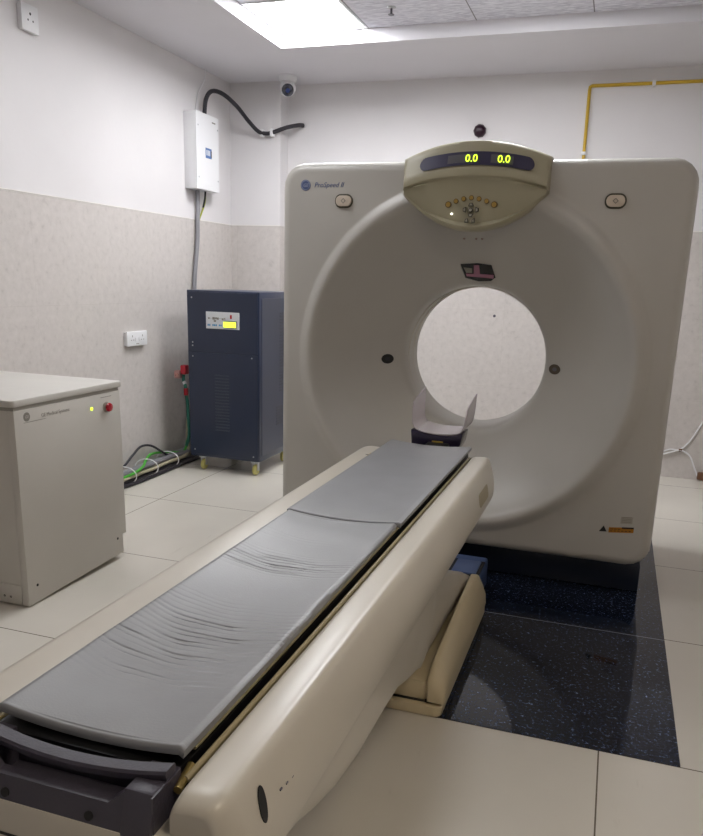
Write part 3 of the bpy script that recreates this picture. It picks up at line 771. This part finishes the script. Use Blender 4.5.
for x, y in ((UX0+.09, UY0+.06), (UX1-.06, UY0+.06), (UX0+.09, UY1-.07), (UX1-.06, UY1-.07)):
    cw = obj('castor', lathe(BM(), (x-.014, y, .041), (1, 0, 0), [(0, 0), (.02, 0), (.024, -.002), (.036, 0), (.041, .006), (.041, .022), (.036, .028), (.024, .030), (.02, .028), (0, .028)], 28), WHEEL, up)
    bm = BM(); box(bm, x-.024, x-.018, y-.014, y+.014, .04, .10); box(bm, x+.018, x+.024, y-.014, y+.014, .04, .10); box(bm, x-.03, x+.03, y-.03, y+.03, .098, .116, .002)
    cyl(bm, (x-.026, y, .041), (x+.026, y, .041), .006, 10); obj('castor_fork', bm, STEEL, cw)

# ------------------------------------------------------------ cream cabinet at left
CX0, CX1, CY0, CY1 = -3.30, -2.40, 2.59, 3.34
cb = thing('electronics_cabinet', 'low cream metal cabinet with a red push button in front of the left wall', 'equipment cabinet', ((CX0+CX1)/2, (CY0+CY1)/2, 0))
bm = BM(); box(bm, CX0, CX1-.035, CY0+.004, CY1-.01, .02, .905, .006); obj('carcass', bm, CABW, cb)
bm = BM(); prism(bm, rrect(CX1-CX0+.01, CY1-CY0+.03, .02), ((CX0+CX1)/2-.003, (CY0+CY1)/2+.008, .922), (1, 0, 0), (0, 1, 0), (0, 0, .03), .004); obj('top', bm, CABT, cb)
bm = BM(); box(bm, CX0+.01, CX1-.006, CY0+.006, CY1-.006, .904, .924); obj('top_gap', bm, mat('seam_dark', 'a09c94', .6), cb)
bm = BM(); prism(bm, [(CY0, .004), (CY1-.03, .03), (CY1-.03, .13), (CY1, .13), (CY1, .905), (CY0, .905)], (CX1-.038, 0, 0), (0, 1, 0), (0, 0, 1), (.038, 0, 0), .005); pf = obj('front_panel', bm, CABW, cb)
bm = BM(); box(bm, CX0, CX1-.04, CY0-.002, CY0+.006, .006, .10, .002); sk_ = obj('side_kick_panel', bm, CABW, cb)
for y, z in ((CY0+.06, .09), (CY1-.08, .12)): obj('hole', prism(BM(), ellipse(.007, .007, 12), (CX1+.0004, y, z), (0, 1, 0), (0, 0, 1), (.001, 0, 0)), BLACK, pf)
for x in (CX1-.10, CX1-.135): obj('hole', prism(BM(), ellipse(.006, .006, 12), (x, CY0-.001, .04), (1, 0, 0), (0, 0, 1), (0, -.001, 0)), BLACK, sk_)
rb = obj('stop_button_collar', lathe(BM(), (CX1, 3.22, .835), (1, 0, 0), [(.026, -.002), (.026, .004), (.015, .006), (0, .006)], 24), mat('collar', 'a39d93', .5), cb)
b_ = obj('stop_button', lathe(BM(), (CX1, 3.22, .835), (1, 0, 0), [(.012, 0), (.012, .012), (.021, .014), (.023, .020), (.020, .027), (.012, .031), (0, .032)], 28), RED, rb); b_['label'] = 'red push button'
obj('button_caption', box(BM(), CX1-.001, CX1+.0008, 3.18, 3.265, .885, .888), GREYL, rb)
lm = obj('status_lamp', lathe(BM(), (CX1, 3.105, .842), (1, 0, 0), [(.008, -.001), (.008, .004), (.005, .006), (0, .0065)], 16), LED, cb)
rd = obj('roundel', lathe(BM(), (CX1, 2.665, .872), (1, 0, 0), [(.020, -.001), (.020, .001), (.017, .0012), (.0165, .0006), (0, .0006)], 28), GREYL, cb)
obj('roundel_letters', text_bm('GE', .018, (CX1+.001, 2.665, .866), (0, 1, 0), (0, 0, 1), .0005, .3, 'CENTER'), CABW, rd)
obj('maker_lettering', text_bm('GE Medical Systems', .0235, (CX1+.0003, 2.755, .857), (0, 1, 0), (0, 0, 1), .0005), GREYL, cb)
obj('emblem_line', box(BM(), CX1-.001, CX1+.0006, 2.645, 2.785, .846, .848), GREYL, cb)
for x, y in ((CX0+.1, CY0+.1), (CX0+.1, CY1-.1), (CX1-.12, CY1-.07)):
    obj('levelling_foot', lathe(BM(), (x, y, 0), (0, 0, 1), [(0, 0), (.025, 0), (.025, .012), (.008, .016), (.008, .04), (0, .04)], 16), STEEL, cb)

# ------------------------------------------------------------ wall equipment
BX0, BX1, BY0, BY1, BZ0, BZ1 = XL, -3.25, 5.65, 6.01, 2.155, 2.725
wb = thing('wall_box', 'white wall-mounted electrical box with a small blue screen', 'electrical box', (XL, 5.83, BZ0))
bm = BM(); box(bm, BX0+.001, BX1-.006, BY0+.003, BY1-.003, BZ0+.002, BZ1-.002, .003); obj('enclosure', bm, WHITE, wb)
ld = obj('lid', box(BM(), BX1-.007, BX1, BY0, BY1, BZ0, BZ1, .002, 1), WHITE, wb)
scr = obj('screen', box(BM(), BX1-.001, BX1+.002, 5.79, 5.885, 2.40, 2.475), BLUELCD, ld)
bm = BM()
for k in range(3): box(bm, BX1+.0015, BX1+.003, 5.80+k*.022, 5.814+k*.022, 2.42, 2.46)
obj('screen_print', bm, LABELW, ld)
obj('screen_switch', box(BM(), BX1+.0015, BX1+.004, 5.872, 5.882, 2.41, 2.46), BLACK, ld)
obj('brand_mark', box(BM(), BX1-.0005, BX1+.001, 5.90, 5.955, 2.672, 2.682), GREYL, ld)
for y, z in ((BY0+.03, BZ0+.09), (BY1-.02, BZ0+.09), (BY0+.03, BZ1-.10), (BY1-.02, BZ1-.09)):
    obj('screw', lathe(BM(), (BX1, y, z), (1, 0, 0), [(0, .0018), (.006, .0018), (.007, -.001)], 10), STEEL, ld)
hs = [(-3.30, 5.87, 2.725), (-3.30, 5.90, 2.85), (-3.285, 5.97, 2.925), (-3.24, 6.07, 2.925), (-3.17, 6.17, 2.855), (-3.12, 6.29, 2.76), (-3.065, 6.37, 2.69), (-3.0, 6.398, 2.677), (-2.93, 6.395, 2.688), (-2.862, 6.41, 2.712), (-2.82, 6.455, 2.735), (-2.765, 6.53, 2.76), (-2.745, 6.585, 2.768)]
h_ = obj('flexible_conduit', tube(BM(), spline(hs, 8), .017, 12), HOSE); tag(h_, 'black flexible hose arching from the white wall box to the back wall', 'hose')
for x in (-3.045, -2.95):
    cl = obj('cable_clip', box(BM(), x-.014, x+.014, 6.375, 6.428, 2.652, 2.712, .006, 2), TIE, h_)
pp = [(-3.335, 5.80, 2.155), (-3.335, 5.80, 2.0), (-3.335, 5.79, 1.93), (-3.33, 5.77, 1.75), (-3.33, 5.72, 1.5), (-3.33, 5.70, 1.3), (-3.33, 5.68, .9), (-3.32, 5.62, .3), (-3.31, 5.5, .08)]
o = obj('conduit_pipe', tube(BM(), spline(pp, 6), .018, 12), GREYP); tag(o, 'grey conduit running down the wall below the white wall box', 'conduit')
wp = [(-3.32, 5.90, 2.155), (-3.325, 5.895, 2.07), (-3.335, 5.86, 1.99), (-3.342, 5.825, 1.92), (-3.345, 5.81, 1.8)]
o = obj('earth_wire', tube(BM(), spline(wp, 6), .007, 8), YG); tag(o, 'thin yellow-green wire curling out below the white wall box', 'wire')
obj('wire_sleeve', tube(BM(), spline([(-3.32, 5.90, 2.158), (-3.324, 5.896, 2.10), (-3.33, 5.875, 2.03)], 5), .0078, 8), BLACK, o)
o = obj('thin_wire', tube(BM(), spline([(-3.358, 5.83, 2.72), (-3.355, 5.84, 2.8), (-3.352, 5.88, 2.9), (-3.34, 5.95, 3.0), (-3.34, 5.97, 3.089)], 6), .0035, 6), WHITE); tag(o, 'thin pale wire rising behind the white wall box', 'wire')
# dome camera
dc = thing('security_camera', 'small white dome camera with a dark lens high in the corner', 'camera', (-2.765, 6.3, ZS))
obj('mount', lathe(BM(), (-2.765, 6.3, ZS), (0, 0, -1), [(0, 0), (.070, 0), (.074, .010), (.070, .035), (.062, .045), (0, .045)], 28), WHITE, dc)
cc = Vector((-2.765, 6.3, ZS-.09)); dd = Vector((.34, -.80, -.45)).normalized()
obj('ball', lathe(BM(), cc, dd, [(0, -.065)]+[(.065*math.sin(a), -.065*math.cos(a)) for a in (PI*k/14 for k in range(1, 11))]+[(.048, .050), (0, .050)], 24), WHITE, dc)
le = obj('lens_cover', lathe(BM(), cc, dd, [(.048, .046), (.049, .052), (.040, .061), (.02, .066), (0, .067)], 24), mat('lens_black', '1b2036', .08, coat=.8), dc)
obj('lens', lathe(BM(), cc+dd*.0665, dd, [(.018, 0), (.014, .002), (0, .003)], 16), mat('lens_blue', '3b4a80', .1), le)
# yellow trunking
yt = thing('cable_trunking', 'yellow pipe running along the back wall and down behind the scanner', 'pipe', (-.383, YB, 2.3))
bm = BM(); tube(bm, spline([(-.379, YB-.016, 2.40), (-.381, YB-.016, 2.7), (-.383, YB-.016, 2.955)], 4)+[Vector((-.380, YB-.016, 2.972)), Vector((-.368, YB-.016, 2.980)), Vector((.3, YB-.016, 2.981)), Vector((1.2, YB-.016, 2.982)), Vector((1.88, YB-.016, 2.982))], .0125, 10)
obj('pipe', bm, YEL, yt)
for x, z, v in ((.077, 2.981, 0), (.95, 2.982, 0), (-.381, 2.50, 1)):
    bm = BM()
    if v: box(bm, x-.02, x+.02, YB-.032, YB-.001, z-.012, z+.012, .004)
    else: box(bm, x-.012, x+.012, YB-.032, YB-.001, z-.024, z+.02, .004)
    obj('clip', bm, WHITE, yt)
o = obj('wall_sensor', lathe(BM(), (-1.207, YB, 2.686), (0, -1, 0), [(.052, 0), (.052, .012), (.046, .03), (.03, .045), (.012, .05), (0, .05)], 9), MAROON); tag(o, 'small dark maroon round sensor on the back wall above the scanner', 'sensor')
o = obj('wall_plug', lathe(BM(), (-.98, YB-.006, 1.235), (0, -1, 0), [(.012, 0), (.012, .006), (0, .008)], 10), DARKP); tag(o, 'tiny dark plug in the wall seen through the scanner bore', 'wall plug')
# sockets
def socket(name, label, y0, y1, z0, z1, x, kind):
    t = thing(name, label, 'socket', (x, (y0+y1)/2, z0))
    obj('back_box', box(BM(), x, x+.022, y0+.004, y1-.004, z0+.004, z1-.004, .002), WHITE, t)
    f_ = obj('face_plate', box(BM(), x+.020, x+.034, y0, y1, z0, z1, .004), WHITE, t)
    cy_ = (y0+y1)/2; zc = (z0+z1)/2; h = z1-z0; ww = y1-y0
    if kind == 2:
        for q in (-.25, .25):
            bm = BM(); box(bm, x+.033, x+.0355, cy_+q*ww-.003, cy_+q*ww+.003, zc+.012, zc+.026); box(bm, x+.033, x+.0355, cy_+q*ww-.018, cy_+q*ww-.010, zc-.012, zc-.006); box(bm, x+.033, x+.0355, cy_+q*ww+.010, cy_+q*ww+.018, zc-.012, zc-.006)
            obj('pin_holes', bm, GREYL, f_)
            obj('rocker_switch', box(BM(), x+.033, x+.038, cy_+q*ww*.35-.008, cy_+q*ww*.35+.008, zc-.02, zc+.008, .002, 1), WHITE, f_)
        obj('brand_mark', box(BM(), x+.033, x+.0348, cy_-.018, cy_+.018, z0+.012, z0+.018), GREYL, f_)
    else:
        bm = BM()
        for a, b, r in ((-.0, .022, .007), (-.02, -.012, .005), (.02, -.012, .005)):
            prism(bm, ellipse(r, r*1.1, 12), (x+.0342, cy_+a, zc+b), (0, 1, 0), (0, 0, 1), (.001, 0, 0))
        obj('pin_holes', bm, BLACK, f_)
socket('wall_socket', 'white double socket on the grey wall tiles above the cables', 4.745, 4.995, .975, 1.08, XL+.006, 2)
socket('wall_socket', 'white socket high on the left wall at the top left corner of the photo', 3.905, 4.04, 2.80, 2.94, XL, 1)
# white cable on the right of the back wall
wc = thing('white_cable', 'loose white cable hanging on the back wall right of the scanner', 'cable', (.6, YB-.02, .23))
Yc = YB-.016
obj('cable', tube(BM(), spline([(.30, Yc, .20), (.45, Yc, .205), (.53, Yc, .235), (.60, Yc, .238), (.66, Yc, .30), (.72, Yc, .42), (.80, Yc, .60), (.95, Yc, .85)], 6), .006, 8), WHITE, wc)
obj('cable', tube(BM(), spline([(.30, Yc-.012, .15), (.45, Yc-.012, .185), (.54, Yc-.012, .215), (.61, Yc-.012, .235), (.68, Yc-.012, .20), (.73, Yc-.012, .10), (.76, Yc-.03, .04)], 6), .006, 8), WHITE, wc)
obj('tape', tube(BM(), [(.595, Yc-.006, .235), (.62, Yc-.006, .238)], .012, 10), BROWN, wc)
obj('connector', box(BM(), .755, .83, Yc-.05, Yc-.01, .012, .075, .01), BROWN, wc)

# ------------------------------------------------------------ cable bundle along the foot of the left wall
def cable(label, pts, r, m, g='cables along the foot of the left wall'):
    o = obj('floor_cable', tube(BM(), spline(pts, 6), r, 9), m); tag(o, label, 'cable', g); return o
def run(x, z, amp, y0=3.45, y1=5.62, seed=0, end=None):
    rnd = random.Random(seed); pts = []; n = 9
    for i in range(n+1):
        y = lerp(y0, y1, i/n); pts.append((x+rnd.uniform(-amp, amp), y, z+abs(rnd.uniform(-amp, amp))*.5))
    if end: pts += end
    return pts
X_ = XL+.006
cable('thick grey cable at the wall side of the bundle on the floor', run(X_+.035, .06, .008, seed=1), .022, GREYC)
g1 = cable('thick grey pipe on top of the cable bundle', run(X_+.09, .075, .012, seed=2), .020, GREYP)
cable('black cable lying on the tiles at the outer edge of the bundle', run(X_+.165, .015, .008, seed=3), .013, HOSE)
cable('black cable lying under the grey pipe of the bundle', run(X_+.115, .018, .006, seed=4), .014, HOSE)
cable('pale beige cable in the bundle rising beside the navy cabinet', run(X_+.13, .052, .010, seed=5, y1=5.30, end=[(X_+.10, 5.42, .09), (X_+.07, 5.47, .22), (X_+.06, 5.49, .33)]), .012, BEIGEC)
cable('bright green cable woven along the bundle', [(X_+.08, 3.5, .06), (X_+.10, 4.2, .06), (X_+.14, 4.55, .075), (X_+.13, 4.72, .095), (X_+.07, 4.86, .115), (X_+.03, 5.0, .13), (X_+.05, 5.18, .11), (X_+.10, 5.35, .085), (X_+.06, 5.48, .16)], .010, GREENC)
cable('second pale cable low in the bundle, curling by the cream cabinet', run(X_+.06, .024, .006, seed=8), .014, BEIGEC)
cable('dark cable looping up off the bundle against the wall', [(X_+.03, 4.35, .08), (X_+.03, 4.6, .10), (X_+.03, 4.75, .17), (X_+.03, 4.86, .215), (X_+.04, 4.98, .20), (X_+.06, 5.1, .13), (X_+.07, 5.2, .08), (X_+.08, 5.4, .07)], .009, HOSE)
bm = BM()
for k, y in enumerate((4.25, 4.55, 4.83, 5.12)):
    tie = obj('cable_tie', tube(BM(), [(X_+.095+.088*math.cos(a), y+.02*math.cos(a), .067+.066*math.sin(a)) for a in (2*PI*i/20 for i in range(21))], .004, 6), TIE)
    tag(tie, ['white tie round the cable bundle just behind the cream cabinet', 'white tie round the cable bundle, second from the cream cabinet', 'white tie round the cable bundle below the double socket', 'white tie round the cable bundle, nearest the navy cabinet'][k], 'cable tie', 'ties round the cable bundle')
bm.free()
# hanging plugs beside the navy cabinet
X2 = -3.245
pc = thing('plug_cluster', 'red and pink plugs on teal cable hanging beside the navy cabinet', 'plugs', (X2, 5.42, .5))
obj('red_plug', box(BM(), X2-.03, X2+.02, 5.36, 5.42, .715, .79, .01), REDP, pc)
obj('pink_plug', box(BM(), X2-.085, X2-.03, 5.35, 5.41, .68, .745, .012), PINK, pc)
obj('pink_socket', lathe(BM(), (X2-.055, 5.35, .712), (0, -1, 0), [(.018, 0), (.018, .01), (.010, .011), (.009, .004), (0, .004)], 14), mat('salmon', 'dba59c', .4), pc)
obj('teal_cable', tube(BM(), spline([(X2-.02, 5.40, .72), (X2-.025, 5.40, .67), (X2-.01, 5.40, .62), (X2-.005, 5.40, .56), (X2, 5.41, .48), (X2+.005, 5.41, .35), (X2-.0, 5.42, .2), (X2-.05, 5.42, .06)], 6), .013, 9), TEALC, pc)
obj('red_band', tube(BM(), [(X2-.006, 5.40, .60), (X2-.004, 5.40, .545)], .017, 10), REDP, pc)
obj('white_band', tube(BM(), [(X2-.022, 5.40, .655), (X2-.010, 5.40, .635)], .016, 10), WHITE, pc)
